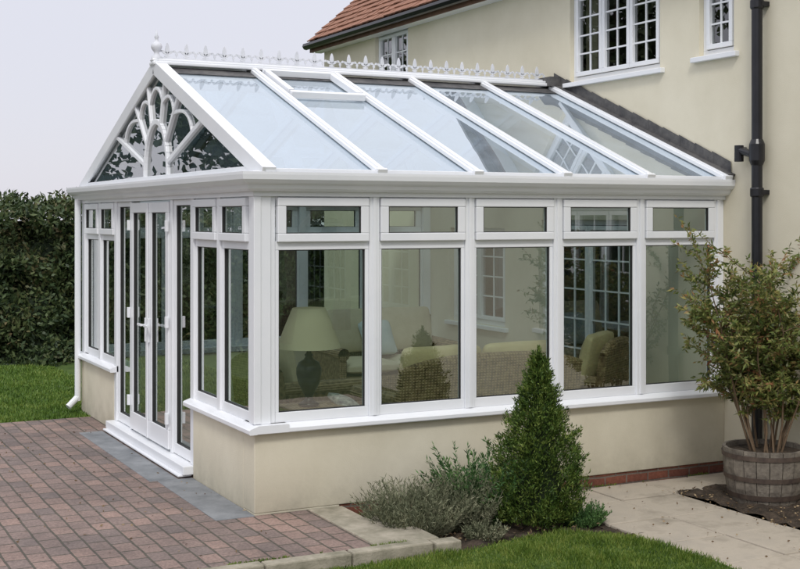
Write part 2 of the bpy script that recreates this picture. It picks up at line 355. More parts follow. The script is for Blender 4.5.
def petal(B,cx,cz,ang,ln,wd):
    p=[]; n=10
    for i in range(n):
        t=2*math.pi*i/n; a=ln/2*math.cos(t)+ln/2; b=wd/2*math.sin(t)*(1-.35*math.cos(t))
        p.append((cx+a*math.cos(ang)-b*math.sin(ang),cz+a*math.sin(ang)+b*math.cos(ang)))
    B.prism(p,lambda y,x,z:(x,y,z),YR-.005,YR+.005)
x=.14
while x<LX-.2:
    cr.box(x-.007,x+.007,YR-.0045,YR+.0045,zb+.018,zb+.06)
    petal(cr,x,zb+.05,math.pi/2,.105,.040)
    for s in (-1,1):
        petal(cr,x+s*.004,zb+.05,math.pi/2-s*1.05,.064,.028)
        petal(cr,x+s*.056,zb+.082,math.pi/2+(-s)*2.0,.032,.022)
    petal(cr,x-.030,zb+.03,0,.060,.018)
    cr.box(x+.085,x+.095,YR-.004,YR+.004,zb+.018,zb+.04)
    petal(cr,x+.09,zb+.035,math.pi/2,.036,.024)
    x+=.185
cr.obj('ridge_cresting',GREYW,cons)
fn=MB(); fn.lathe([(.05,zb-.04),(.05,zb+.02),(.03,zb+.03),(.022,zb+.06),(.035,zb+.075),(.05,zb+.10),(.052,zb+.12),(.04,zb+.145),(.018,zb+.16),(.014,zb+.185),(.022,zb+.20),(.012,zb+.22),(.004,zb+.27)],.04,YR,16)
fn.obj('finial',GREYW,cons,smooth=True)
gb=MB(); zc=2.51; H=ZR-zc-.12; HWR=YR-.26; HWL=W-YR-.26
gb.box(.012,.10,-.02,W+.02,2.482,2.56)
gb.box(-.045,.012,-.09,W+.09,2.484,2.515)
def G2(a,b,x=.05): return (x,YR+a,2.56+b)
def rmax(th):
    hw_=HWL if math.cos(th)>0 else HWR
    return H/(math.sin(th)+H*abs(math.cos(th))/hw_)
ell=lambda th,rx_,rz_: (rx_*math.cos(th),rz_*math.sin(th))
def path(pts,w=.05,d=.05,x=.05):
    for p,q in zip(pts[:-1],pts[1:]): gb.bar(G2(p[0],p[1],x),G2(q[0],q[1],x),w,d,(1,0,0))
arch=[ell(math.pi*i/24,.38,.50) for i in range(25)]
path(arch,.05,.06,.052)
ths=[math.radians(a) for a in (17,44,72,108,136,163)]
for th in ths:
    e=ell(math.atan2(math.sin(th)/.50,math.cos(th)/.38),.38,.50); r=rmax(th)
    path([e,(r*math.cos(th),r*math.sin(th))],.04,.05,.048)
for i in range(5):
    t0,t1=ths[i],ths[i+1]; r0,r1=rmax(t0)*.80,rmax(t1)*.80
    rt=rmax((t0+t1)/2)*(.97 if i!=2 else .95)
    p0=Vector((r0*math.cos(t0),r0*math.sin(t0))); p2=Vector((r1*math.cos(t1),r1*math.sin(t1))); pm=Vector((rt*math.cos((t0+t1)/2),rt*math.sin((t0+t1)/2)))*1.08
    path([tuple(p0*(1-t)**2+pm*2*t*(1-t)+p2*t*t) for t in [j/8 for j in range(9)]],.03,.035,.046)
gb.obj('gable_sunburst',WHITE,cons,.004)
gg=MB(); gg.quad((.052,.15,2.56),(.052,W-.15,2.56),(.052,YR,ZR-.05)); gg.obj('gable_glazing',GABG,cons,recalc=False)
dp=MB(); dp.lathe([(.034,.12),(.034,2.38)],-.055,W-.06,14); dp.tube((-.055,W-.06,.16),(-.17,W-.1,.06),.036,.036,12); dp.obj('downpipe',WHITE,cons)
fs=MB()
for i in range(12):
    s0=i/12; s1=(i+1)/12; a=RP(LX,s0,.05); b=RP(LX,s1,.05)
    fs.quad((LX-.012-.002*(i%2),a[1]-.02,a[2]-.03),(LX-.012-.002*(i%2),b[1],b[2]-.03),(LX-.012-.002*(i%2),b[1],b[2]+.13),(LX-.012-.002*(i%2),a[1]-.02,a[2]+.11))
fs.bar(RP(LX-.035,-.02,.062),RP(LX-.035,1.0,.062),.075,.02,(0,-.36,.93))
fs.box(LX-.14,LX-.004,YR-.14,YR+.14,ZR+.02,ZR+.12)
fs.obj('lead_flashing',LEAD,cons)

# ---------------- furniture ----------------
def cushion(name,dims,loc,rot,mat,parent):
    bm=bmesh.new(); bmesh.ops.create_cube(bm,size=1); bmesh.ops.subdivide_edges(bm,edges=bm.edges,cuts=5,use_grid_fill=True)
    for v in bm.verts:
        c=v.co; k=(1-(2*c.x)**4*.9)*(1-(2*c.y)**4*.9)
        v.co=Vector((c.x*dims[0],c.y*dims[1],c.z*dims[2]*(.35+.75*max(k,0))))
        v.co+=noise.noise_vector(v.co*6+Vector(loc))*.012
    me=bpy.data.meshes.new(name); bm.to_mesh(me); bm.free(); me.materials.append(mat)
    for p in me.polygons: p.use_smooth=True
    o=bpy.data.objects.new(name,me); o.location=loc; o.rotation_euler=rot; o.parent=parent; col.objects.link(o)
    s=o.modifiers.new('s','SUBSURF'); s.levels=1; s.render_levels=1
    return o
def sofa(name,loc,rz,w,fab,hback=.92,pil=None):
    e=empty(name,loc,rz)
    b=MB(); d=.8
    b.box(-w/2+.02,w/2-.02,-d/2,d/2,.12,.34)
    n=14; pr=[]
    for i in range(n+1):
        t=-1+2*i/n; pr.append((t*w/2,hback-.10*abs(t)**3-.02))
    prof=[(-w/2,.12)]+pr+[(w/2,.12)]
    b.prism(prof,lambda a,x,z:(x,a+(z-.12)*.12,z),d/2-.05,d/2+.03)
    for s in (-1,1):
        x0,x1=(s*w/2,s*(w/2-.09)); b.box(x0,x1,-d/2,d/2-.03,.12,.58)
        b.tube((s*(w/2-.045),-d/2-.02,.6),(s*(w/2-.045),d/2+.02,.63),.07,.06,12)
        for yy in (-d/2+.05,d/2-.05): b.box(s*(w/2-.03)-.025,s*(w/2-.03)+.025,yy-.025,yy+.025,0,.12)
    for i in range(n):
        p,q=pr[i],pr[i+1]; b.tube((p[0],d/2+.085,p[1]),(q[0],d/2+.085,q[1]),.038,.038,10)
    b.obj('wicker_frame',WICK,e,.012)
    k=max(1,round((w-.2)/.65)); cw=(w-.2)/k
    for i in range(k):
        cx=-w/2+.1+cw*(i+.5)
        cushion('seat_cushion',(cw*.98,.68,.17),(cx,-.04,.43),(0,0,0),fab,e)
        cushion('back_cushion',(cw*.95,.50,.19),(cx,.26,.80),(math.radians(76),0,0),fab,e)
    if pil: cushion('scatter_pillow',(.42,.42,.16),(pil[1],.08,.72),(math.radians(62),0,.2),pil[0],e)
    return e
sofa('wicker_sofa',(2.22,.80,.06),math.pi,1.75,FABY,.98)
sofa('wicker_sofa',(3.25,4.35,.06),0,1.6,FAB,1.02,(FABB,-.1))
sofa('wicker_armchair',(3.55,1.15,.06),math.radians(215),.85,FABY,1.0)
sofa('wicker_armchair',(1.15,1.9,.06),math.radians(100),.8,FAB,.9)
t=empty('wicker_side_table',(.66,.55,.06)); b=MB(); b.box(-.28,.28,-.24,.24,.58,.62); b.box(-.24,.24,-.2,.2,.45,.575); 
for sx in (-1,1):
    for sy in (-1,1): b.tube((sx*.22,sy*.18,0),(sx*.22,sy*.18,.45),.025,.025,8)
b.box(-.22,.22,-.18,.18,.18,.2); b.obj('table_frame',WICK,t,.01)
cushion('folded_cloth',(.26,.3,.1),(.36,.05,.60),(.3,.35,.2),CLOTH,t)
lp=empty('table_lamp',(.66,.55,.685)); b=MB()
b.lathe([(.075,0),(.085,.015),(.06,.03),(.035,.05),(.03,.075),(.055,.12),(.085,.18),(.10,.25),(.10,.30),(.08,.345),(.04,.37),(.028,.39),(.035,.405),(.02,.42),(.012,.47)],seg=28); b.obj('urn_base',BLACK,lp,smooth=True)
m,nt,out=newmat('lamp_shade'); d=N(nt,'ShaderNodeBsdfDiffuse'); d.inputs[0].default_value=(.80,.72,.52,1); tt=N(nt,'ShaderNodeBsdfTranslucent'); tt.inputs[0].default_value=(.80,.72,.52,1)
tc=N(nt,'ShaderNodeTexCoord'); wv=N(nt,'ShaderNodeTexNoise',Scale=90.0); L(nt,tc.outputs['Object'],wv.inputs['Vector']); bp=N(nt,'ShaderNodeBump',Strength=.2); L(nt,wv.outputs['Fac'],bp.inputs['Height']); L(nt,bp.outputs[0],d.inputs['Normal'])
ms=N(nt,'ShaderNodeMixShader',Fac=.35); L(nt,d.outputs[0],ms.inputs[1]); L(nt,tt.outputs[0],ms.inputs[2]); L(nt,ms.outputs[0],out.inputs[0])
b=MB(); b.lathe([(.255,.46),(.25,.475),(.20,.61),(.135,.765),(.13,.775)],seg=40,cap=False); b.obj('shade',m,lp,smooth=True)

# ---------------- house ----------------
house=empty('cream_house')
HY0,HY1,HZ=-7.0,8.94,4.98
ops=[(.90,2.40,3.60,4.76),(-.12,.34,3.64,4.76),(6.15,7.15,3.66,4.74),(1.30,2.95,.06,2.15),(3.7,5.0,.9,2.05),(-2.9,-1.12,.95,2.3),(-4.5,-3.2,3.66,4.72)]
ys=sorted(set([HY0,HY1]+[o[0] for o in ops]+[o[1] for o in ops])); zs=sorted(set([-.3,HZ]+[o[2] for o in ops]+[o[3] for o in ops]))
hw=MB()
for i in range(len(ys)-1):
    for j in range(len(zs)-1):
        cy,cz=(ys[i]+ys[i+1])/2,(zs[j]+zs[j+1])/2
        if any(o[0]<cy<o[1] and o[2]<cz<o[3] for o in ops): continue
        hw.quad((LX,ys[i],zs[j]),(LX,ys[i],zs[j+1]),(LX,ys[i+1],zs[j+1]),(LX,ys[i+1],zs[j]))
RD=.14
for (a,b_,c,d) in ops:
    hw.quad((LX,a,c),(LX+RD,a,c),(LX+RD,a,d),(LX,a,d)); hw.quad((LX,b_,c),(LX+RD,b_,c),(LX+RD,b_,d),(LX,b_,d))
    hw.quad((LX,a,d),(LX+RD,a,d),(LX+RD,b_,d),(LX,b_,d)); hw.quad((LX,a,c),(LX+RD,a,c),(LX+RD,b_,c),(LX,b_,c))
HX=LX+7.5; RX=LX+3.75; RZ=HZ+3.3
hw.quad((LX,HY1,-.3),(HX,HY1,-.3),(HX,HY1,HZ),(RX,HY1,RZ),(LX,HY1,HZ))
hw.quad((LX,HY0,-.3),(HX,HY0,-.3),(HX,HY0,HZ),(RX,HY0,RZ),(LX,HY0,HZ))
hw.quad((HX,HY0,-.3),(HX,HY1,-.3),(HX,HY1,HZ),(HX,HY0,HZ))
hw.obj('rendered_walls',CREAM,house,recalc=False)
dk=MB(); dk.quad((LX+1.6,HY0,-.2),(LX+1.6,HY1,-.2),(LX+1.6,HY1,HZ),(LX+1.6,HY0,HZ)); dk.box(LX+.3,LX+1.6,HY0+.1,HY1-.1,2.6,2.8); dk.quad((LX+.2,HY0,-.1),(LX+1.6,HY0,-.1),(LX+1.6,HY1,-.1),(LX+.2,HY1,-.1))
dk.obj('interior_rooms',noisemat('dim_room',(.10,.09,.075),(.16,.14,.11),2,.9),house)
wf=MB(); wg=MB(); wb=MB(); ws=MB()
def hwin(a,b,c,d,ncas,cols,rows,sillo=True):
    x0,x1=LX+.05,LX+.11
    wf.box(x0,x1,a,b,c,c+.055); wf.box(x0,x1,a,b,d-.055,d); wf.box(x0+.001,x1-.001,a,a+.055,c+.055,d-.055); wf.box(x0+.001,x1-.001,b-.055,b,c+.055,d-.055)
    iw=(b-a-.11)/ncas
    for k in range(ncas):
        u0=a+.055+k*iw+.004; u1=u0+iw-.008; z0=c+.06; z1=d-.06; t=.045; X0,X1=LX+.03,LX+.09
        wf.box(X0,X1,u0,u1,z0,z0+t); wf.box(X0,X1,u0,u1,z1-t,z1); wf.box(X0+.001,X1-.001,u0,u0+t,z0+t,z1-t); wf.box(X0+.001,X1-.001,u1-t,u1,z0+t,z1-t)
        wg.quad((LX+.065,u0+t,z0+t),(LX+.065,u1-t,z0+t),(LX+.065,u1-t,z1-t),(LX+.065,u0+t,z1-t))
        for i in range(1,cols):
            y=u0+t+(u1-u0-2*t)*i/cols; wb.box(LX+.055,LX+.075,y-.008,y+.008,z0+t,z1-t)
        for i in range(1,rows):
            z=z0+t+(z1-z0-2*t)*i/rows; wb.box(LX+.054,LX+.076,u0+t,u1-t,z-.008,z+.008)
    if sillo: ws.box(LX-.05,LX+.05,a-.07,b+.07,c-.05,c-.002)
hwin(*ops[0],3,2,5); hwin(*ops[1],1,2,5); hwin(*ops[2],2,2,4); hwin(*ops[6],2,2,4)
hwin(*ops[3],2,3,6,False); hwin(*ops[4],2,2,4); hwin(*ops[5],3,2,4)
wf.obj('window_frames',WHITE,house,.004); wg.obj('window_panes',HOUSEG,house,recalc=False); wb.obj('glazing_bars',WHITE,house); ws.obj('window_sills',WHITE,house,.006)
cu=MB()
for (a,b_) in ((.98,1.2),(2.15,2.36),(6.3,6.5)):
    n=16
    for i in range(n):
        y=a+(b_-a)*i/n; y2=a+(b_-a)*(i+1)/n; f=lambda q:LX+.2+.02*math.sin(q*90)
        cu.quad((f(y),y,3.7),(f(y2),y2,3.7),(f(y2),y2,4.7),(f(y),y,4.7))
cu.obj('curtains',FAB,house)
tl=MB(); EX=LX-.22; pitch=math.atan2(RZ-HZ,RX-LX); EZ=HZ-.22*math.tan(pitch)+.02
rows=16
for r in range(rows):
    s=r*.16; cx=EX+s*math.cos(pitch); cz=EZ+s*math.sin(pitch)+.05
    y=HY0-.15-(r%2)*.085
    while y<HY1+.12:
        y1=min(y+.165,HY1+.16); y0=max(y,HY0-.15)
        j=random.uniform(-.006,.006)
        tl.bar((cx,(y0+y1)/2,cz+j+.012),(cx+.2*math.cos(pitch-.06),(y0+y1)/2,cz+.2*math.sin(pitch-.06)+j),y1-y0-.006,.016,(-math.sin(pitch),0,math.cos(pitch)))
        y+=.17
tl.obj('roof_tiles',TILE,house)
rs=MB(); up=(-math.sin(pitch),0,math.cos(pitch))
ym=(HY0+HY1)/2; lw=HY1-HY0+.26
rs.bar((EX+.03,ym,EZ+.015),(RX,ym,EZ+.015+(RX-EX-.03)*math.tan(pitch)),lw,.03,up)
rs.bar((HX+.2,ym,EZ+.015),(RX,ym,EZ+.015+(RX-EX-.03)*math.tan(pitch)),lw,.03,(math.sin(pitch),0,math.cos(pitch)))
rs.obj('roof_deck',TILE,house)
fa=MB(); fa.box(EX+.03,EX+.05,HY0-.12,HY1+.12,EZ-.12,EZ+.02)
fa.bar((EX+.03,HY1+.11,EZ-.05),(RX,HY1+.11,EZ-.05+(RX-EX-.03)*math.tan(pitch)),.02,.16,up); fa.obj('fascia',FASC,house)
fa=MB(); fa.box(EX+.051,LX+.0,HY0-.12,HY1+.12,EZ-.118,EZ-.10); fa.obj('soffit',WHITE,house)
gt=MB(); gp=[(EX-.075,EZ+.01),(EX-.085,EZ-.03),(EX-.06,EZ-.07),(EX-.02,EZ-.08),(EX+.02,EZ-.06),(EX+.027,EZ+.01)]
gt.prism(gp,lambda a,x,z:(x,a,z),HY0-.12,HY1+.14); gt.obj('gutter',BLACK,house)
dp=MB(); px,py=LX-.085,-.50
dp.lathe([(.046,-.1),(.046,EZ-.3)],px,py,18)
for z in (.9,2.35,3.95): dp.lathe([(.052,z),(.058,z+.01),(.058,z+.07),(.052,z+.08)],px,py,18); dp.box(px,LX,py-.06,py+.06,z+.02,z+.06)
dp.lathe([(.050,2.62),(.066,2.66),(.066,2.80),(.050,2.84)],px,py,18)
dp.tube((px,py,2.70),(px+.0,py+.22,2.76),.032,.032,12); dp.tube((px,py+.22,2.76),(LX+.02,py+.24,2.76),.03,.03,12)
dp.tube((px,py+.22,2.66),(px,py+.22,2.80),.04,.04,12)
dp.tube((px,py,EZ-.3),(EX-.02,py,EZ-.08),.042,.042,14)
dp.obj('black_drainpipe',BLACK,house)

# ---------------- ground ----------------
g=MB(); g.quad((-150,-150,-.16),(150,-150,-.16),(150,150,-.16),(-150,150,-.16)); g.obj('ground',GROUND,recalc=False)
g=MB(); g.box(-9,.42,-1.16,5.10,-.3,0.0); g.box(-9,-1.6,-8,-1.16,-.3,-.0); g.obj('block_paved_patio',PAVE)
g=MB()
for i,(a,b_) in enumerate(((-1.58,-1.0),(-.99,-.4),(-.39,.2),(.21,.80))): g.box(a,b_,-1.27,-1.165,-.3,.006+.003*(i%2))
g.obj('stone_kerb',KERB,bevel=.012)
g=MB()
for i,(y0,y1) in enumerate(((-.40,-.005),(-.80,-.41),(-1.17,-.81))): g.box(.425,.68+.10*i+.02,y0,y1,-.3,.004+.002*i)
g.box(.81,1.0,-1.30,-1.175,-.3,.005)
g.obj('concrete_edging',KERB,bevel=.012)
g=MB(); g.box(-.30,-.003,-.02,1.48,-.2,.006); g.box(-.36,-.125,1.49,W-1.5,-.2,.006); g.obj('grey_slab_strip',GREYSLAB,bevel=.005)
g=MB(); g.quad((-30,5.10,-.03),(4.3,5.10,-.03),(4.3,60,-.03),(-30,60,-.03)); g.obj('back_lawn',LAWN,recalc=False)
edge=[(1.0,-1.30),(1.5,-1.18),(1.9,-1.15),(2.15,-1.3),(2.3,-1.6),(2.38,-2.2),(2.3,-3.2),(2.2,-8)]
g=MB(); g.quad((-1.6,-8,-.075),*[(x,y,-.075) for x,y in reversed(edge)],(-1.6,-1.28,-.075)); g.obj('front_lawn',LAWN,recalc=False)
def inlawn(x,y):
    if y>-1.12: return False
    if x<1.0: return y<-1.285
    for (x0,y0),(x1,y1) in zip(edge[:-1],edge[1:]):
        if x1>=x0 and x0<=x<=x1 and y>y0+(y1-y0)*(x-x0)/(x1-x0): return False
    return x<2.36
GRS=leafmat('grass_blades',[(.1,(.05,.10,.014)),(.5,(.13,.21,.03)),(.85,(.26,.31,.07))],.5,.3,nscale=5)
GRB=leafmat('grass_blades_back',[(.1,(.05,.10,.014)),(.5,(.10,.18,.028)),(.9,(.19,.25,.05))],.5,0,nscale=1.5)
P=[]
while len(P)<70000:
    x,y=random.uniform(-1.2,2.4),random.uniform(-3.0,-1.1)
    if inlawn(x+random.gauss(0,.022),y+random.gauss(0,.022)): P.append((x,y,-.078))
P=np.array(P); D=rng.normal(size=P.shape)*.45; D[:,2]=1
hh=np.array([.7+.8*noise.noise(Vector((p[0]*3,p[1]*3,0))) for p in P])
leaves('front_grass_blades',P,D,rng.uniform(.025,.065,len(P))*np.clip(hh,.4,1.6),.0055,GRS)
n=40000; P=np.stack([rng.uniform(-2.5,.6,n),5.12+rng.uniform(0,1,n)**1.3*5.3,np.full(n,-.035)],1); D=rng.normal(size=P.shape)*.4; D[:,2]=1
leaves('back_grass_blades',P,D,rng.uniform(.03,.065,n),.012,GRB)
def soil(name,x0,x1,y0,y1,z,nx=50,ny=40):
    b=MB(); 
    for j in range(ny+1):
        for i in range(nx+1):
            x=x0+(x1-x0)*i/nx;y=y0+(y1-y0)*j/ny
            b.v.append((x,y,z+.045*noise.noise(Vector((x*6,y*6,1)))+.02*noise.noise(Vector((x*22,y*22,1)))))
    for j in range(ny):
        for i in range(nx): k=j*(nx+1)+i; b.f.append((k,k+1,k+nx+2,k+nx+1))
    return b.obj(name,SOIL,smooth=True)
soil('planting_bed',.66,2.45,-1.4,.0,-.10); soil('side_planting_bed',3.5,LX+.0,-3.6,-.46,-.075)
g=MB()
def slab(x0,x1,y0,y1):
    z=-.085+random.uniform(-.004,.004); g.box(x0+.006,x1-.006,y0+.006,y1-.006,-.25,z)
y=-.50
for i in range(9):
    y2=y-.6
    slab(2.36,2.93,y2,y); slab(2.93,3.5,y2,y); y=y2
for a,b_ in ((2.36,2.93),(2.93,3.5),(3.5,3.98),(3.98,4.42)): slab(a,b_,-.50,-.02)
g.obj('slab_path',CONC,bevel=.008)
g=MB(); g.quad((2.3,-6,-.105),(3.55,-6,-.105),(3.55,-.44,-.105),(2.3,-.44,-.105)); g.obj('path_joint_soil',SOIL,recalc=False)
n=3000
P=np.stack([rng.uniform(.7,4.3,n),rng.uniform(-3,-.05,n),np.full(n,-.07)],1)
m_=(P[:,0]<2.3)&(P[:,1]>-1.1)|((P[:,0]>3.4)&(P[:,1]<-.4))|(rng.uniform(size=n)<.07)&(P[:,0]>2.4)
P=P[m_]; P2=np.stack([rng.uniform(-3,.6,320),rng.uniform(-1.2,4.5,320),np.full(320,.006)],1); P2=P2[P2[:,0]<-.02]; P=np.concatenate([P,P2])
D=rng.normal(size=P.shape); D[:,2]=abs(D[:,2])*.15
leaves('leaf_litter',P,D,rng.uniform(.012,.035,len(P)),.016,leafmat('litter',[(.2,(.10,.06,.03)),(.8,(.32,.24,.14))],.8))
# weeds in the joints along edges
n=2600; P=np.concatenate([np.stack([rng.normal(-.02,.01,n//2)*0+rng.uniform(-1.5,.8,n//2),rng.normal(-1.163,.006,n//2),np.full(n//2,0.0)],1),np.stack([rng.uniform(.7,4.3,n//2),rng.normal(-.012,.012,n//2),np.full(n//2,-.085)],1)])
keep=np.array([noise.noise(Vector((p[0]*4,p[1]*2,3)))>.05 for p in P]); P=P[keep]; D=rng.normal(size=P.shape)*.5; D[:,2]=1
leaves('joint_weeds',P,D,rng.uniform(.008,.028,len(P)),.006,GRS)

# ---------------- plants ----------------
random.seed(21)
cf=empty('dwarf_conifer',(1.90,-.86,-.1))
PP=[];DD=[]
prx=[0,.08,.2,.4,.6,.8,.93,1]; pry=[.23,.30,.325,.275,.20,.115,.05,.004]
lumpf=lambda a,h: 1+.13*np.sin(a*2+h*6+1)+.10*np.sin(a*5-h*13)
n=17000; h=rng.uniform(0,1,n)**1.25; a=rng.uniform(0,6.283,n)
r=np.interp(h,prx,pry)*lumpf(a,h)*rng.uniform(.62,.90,n)
PP.append(np.stack([r*np.cos(a),r*np.sin(a),.05+h*1.2],1)); DD.append(np.stack([np.cos(a)*.8,np.sin(a)*.8,np.full(n,.8)],1)+rng.normal(size=(n,3))*.45)
for c in range(430):
    h=random.random()**1.15; a=random.uniform(0,6.283)
    r=np.interp(h,prx,pry)*float(lumpf(a,h))*random.uniform(.80,1.02)
    base=np.array([r*math.cos(a),r*math.sin(a),.05+h*1.2])
    d=np.array([math.cos(a)*random.uniform(.4,.9),math.sin(a)*random.uniform(.4,.9),random.uniform(.7,1.5)]); d/=np.linalg.norm(d)
    ln=random.uniform(.04,.10)*(1 if h<.85 else .7); k=40
    t=rng.uniform(-.5,1,k)[:,None]
    PP.append(base+d*ln*t+rng.normal(size=(k,3))*.018*(1.15-np.clip(t,0,1))); DD.append(d*1.0+rng.normal(size=(k,3))*.5)
for q in range(200):
    zz=random.random(); PP.append(np.array([[random.gauss(.0,.016*(1.1-zz)),random.gauss(0,.016*(1.1-zz)),1.10+zz*.22]])); DD.append(np.array([[random.gauss(0,.4),random.gauss(0,.4),1]]))
P=np.concenate(PP) if False else np.concatenate(PP); D=np.concatenate(DD); n=len(P)
leaves('needles',P,D,rng.uniform(.018,.042,n),rng.uniform(.006,.011,n),leafmat('conifer_leaf',[(.1,(.018,.042,.008)),(.5,(.07,.125,.02)),(.9,(.19,.24,.05))],.55,0,nscale=9),cf)
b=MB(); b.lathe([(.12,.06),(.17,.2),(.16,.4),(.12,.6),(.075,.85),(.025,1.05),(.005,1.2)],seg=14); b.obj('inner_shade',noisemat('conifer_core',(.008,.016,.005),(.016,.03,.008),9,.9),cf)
b=MB(); b.tube((0,0,-.02),(0,0,.4),.03,.02,8); b.obj('trunk',BARK,cf)
def tuft(name,loc,n,R,hmin,hmax,lw,mat,spread=.7,leafn=0):
    e=empty(name,loc); st=MB(); LP=[];LD=[]
    for i in range(n):
        a=random.uniform(0,6.283); r=R*math.sqrt(random.random())*.55; hh=random.uniform(hmin,hmax)*(1-.4*(r/R)**2)
        base=Vector((r*math.cos(a),r*math.sin(a),0)); dirv=Vector((math.cos(a)*spread*r/R*1.4+random.gauss(0,.18),math.sin(a)*spread*r/R*1.4+random.gauss(0,.18),1)).normalized()
        p0=base; seg=4
        for k in range(seg):
            d2=(dirv+Vector((random.gauss(0,.08),random.gauss(0,.08),0))).normalized(); p1=p0+d2*hh/seg
            st.tube(p0,p1,.0035*(1-k/5),.0028*(1-k/5),3)
            for q in range(leafn):
                pp=p0.lerp(p1,random.random()); LP.append(pp); LD.append((d2*.8+Vector((random.gauss(0,.6),random.gauss(0,.6),random.gauss(.2,.4)))))
            p0=p1
    st.obj('stems',mat,e)
    leaves('foliage',np.array(LP),np.array(LD),rng.uniform(lw[0],lw[1],len(LP)),lw[2],mat,e)
    return e
LAV=leafmat('lavender_leaf',[(.1,(.055,.065,.035)),(.5,(.15,.165,.095)),(.9,(.30,.29,.19))],.7)
tuft('lavender_bush',(1.00,-.62,-.1),400,.44,.22,.42,(.02,.05,.006),LAV,1.05,9)
tuft('lavender_bush',(1.38,-.60,-.1),340,.36,.24,.46,(.02,.05,.006),LAV,1.0,9)
ROS=leafmat('rosemary_leaf',[(.1,(.025,.07,.025)),(.5,(.08,.17,.05)),(.9,(.16,.28,.09))],.5,.15)
tuft('rosemary_bush',(1.62,-.55,-.1),130,.30,.35,.66,(.025,.055,.011),ROS,.8,14)
tuft('low_sedum',(2.22,-.95,-.1),190,.24,.08,.18,(.015,.03,.008),ROS,1.0,7)
tuft('low_sedum',(1.35,-1.0,-.1),120,.2,.06,.14,(.015,.03,.008),LAV,1.0,7)
# barrel planter with shrub
bx,by=3.96,-1.0
bp_=empty('half_barrel_planter',(bx,by,-.085)); b=MB(); ns=20
prof=[(.265,0),(.30,.12),(.322,.28),(.33,.43)]
for i in range(ns):
    a0=2*math.pi*(i+.03)/ns; a1=2*math.pi*(i+.97)/ns; base=len(b.v)
    for r,z in prof:
        for a,rr_ in ((a0,r),(a1,r),(a1,r-.025),(a0,r-.025)): b.v.append((rr_*math.cos(a),rr_*math.sin(a),z+random.uniform(-.002,.002)))
    for k in range(3):
        for q in range(4): j=(q+1)%4; b.f.append((base+k*4+q,base+k*4+j,base+k*4+4+j,base+k*4+4+q))
    b.f.append((base,base+1,base+2,base+3)); b.f.append((base+12,base+13,base+14,base+15))
b.obj('staves',WOOD,bp_)
b=MB()
for z0,z1 in ((.045,.085),(.19,.225),(.36,.395)):
    r0,r1=[np.interp(z,[p[1] for p in prof],[p[0] for p in prof])+.003 for z in (z0,z1)]
    b.lathe([(r0,z0),(r0+.005,z0),(r1+.005,z1),(r1,z1)],seg=40,cap=False)
b.obj('hoops',HOOP,bp_)
b=MB(); b.lathe([(.25,.02),(.302,.38),(.29,.395),(.001,.40)],seg=24,cap=False); b.obj('compost',SOIL,bp_)
sh=empty('potted_shrub',(bx+.02,by,.28)); st=MB(); LP=[];LD=[]
random.seed(11)
def twig(p,d,ln,r,depth):
    seg=5 if depth==0 else (4 if depth==1 else 3)
    for k in range(seg):
        d=(d+Vector((random.gauss(0,.10),random.gauss(0,.10),random.gauss(.03,.07)))).normalized(); q=p+d*ln/seg
        st.tube(p,q,r*(1-.6*k/seg),r*(1-.6*(k+1)/seg),5 if depth==0 else 3)
        if depth<2 and (k>0 or depth==1):
            for _ in range(2 if depth==0 else 2):
                s=(d*.6+Vector((random.gauss(0,.65),random.gauss(0,.65),random.gauss(.05,.3)))).normalized()
                twig(q,s,(ln*random.uniform(.2,.32) if depth==0 else ln*random.uniform(.4,.6)),r*.45,depth+1)
        if depth>0:
            for _ in range(6):
                LP.append(p.lerp(q,random.random())); LD.append(d*.5+Vector((random.gauss(0,.6),random.gauss(0,.6),random.gauss(-.15,.5))))
        p=q
for i in range(19):
    a=random.uniform(0,6.28); t_=random.uniform(.04,.30)
    twig(Vector((.12*math.cos(a),.12*math.sin(a),0)),Vector((math.cos(a)*t_-.03,math.sin(a)*t_,1)).normalized(),random.uniform(.75,1.48),.010,0)
st.obj('stems',STEM,sh)
SHR=leafmat('shrub_leaf',[(.1,(.05,.08,.02)),(.4,(.14,.18,.045)),(.68,(.28,.28,.09)),(.9,(.32,.14,.07))],.4,.2,nscale=6)
leaves('foliage',np.array(LP),np.array(LD),rng.uniform(.03,.065,len(LP)),rng.uniform(.012,.022,len(LP)),SHR,sh)
print('shrub leaves',len(LP))

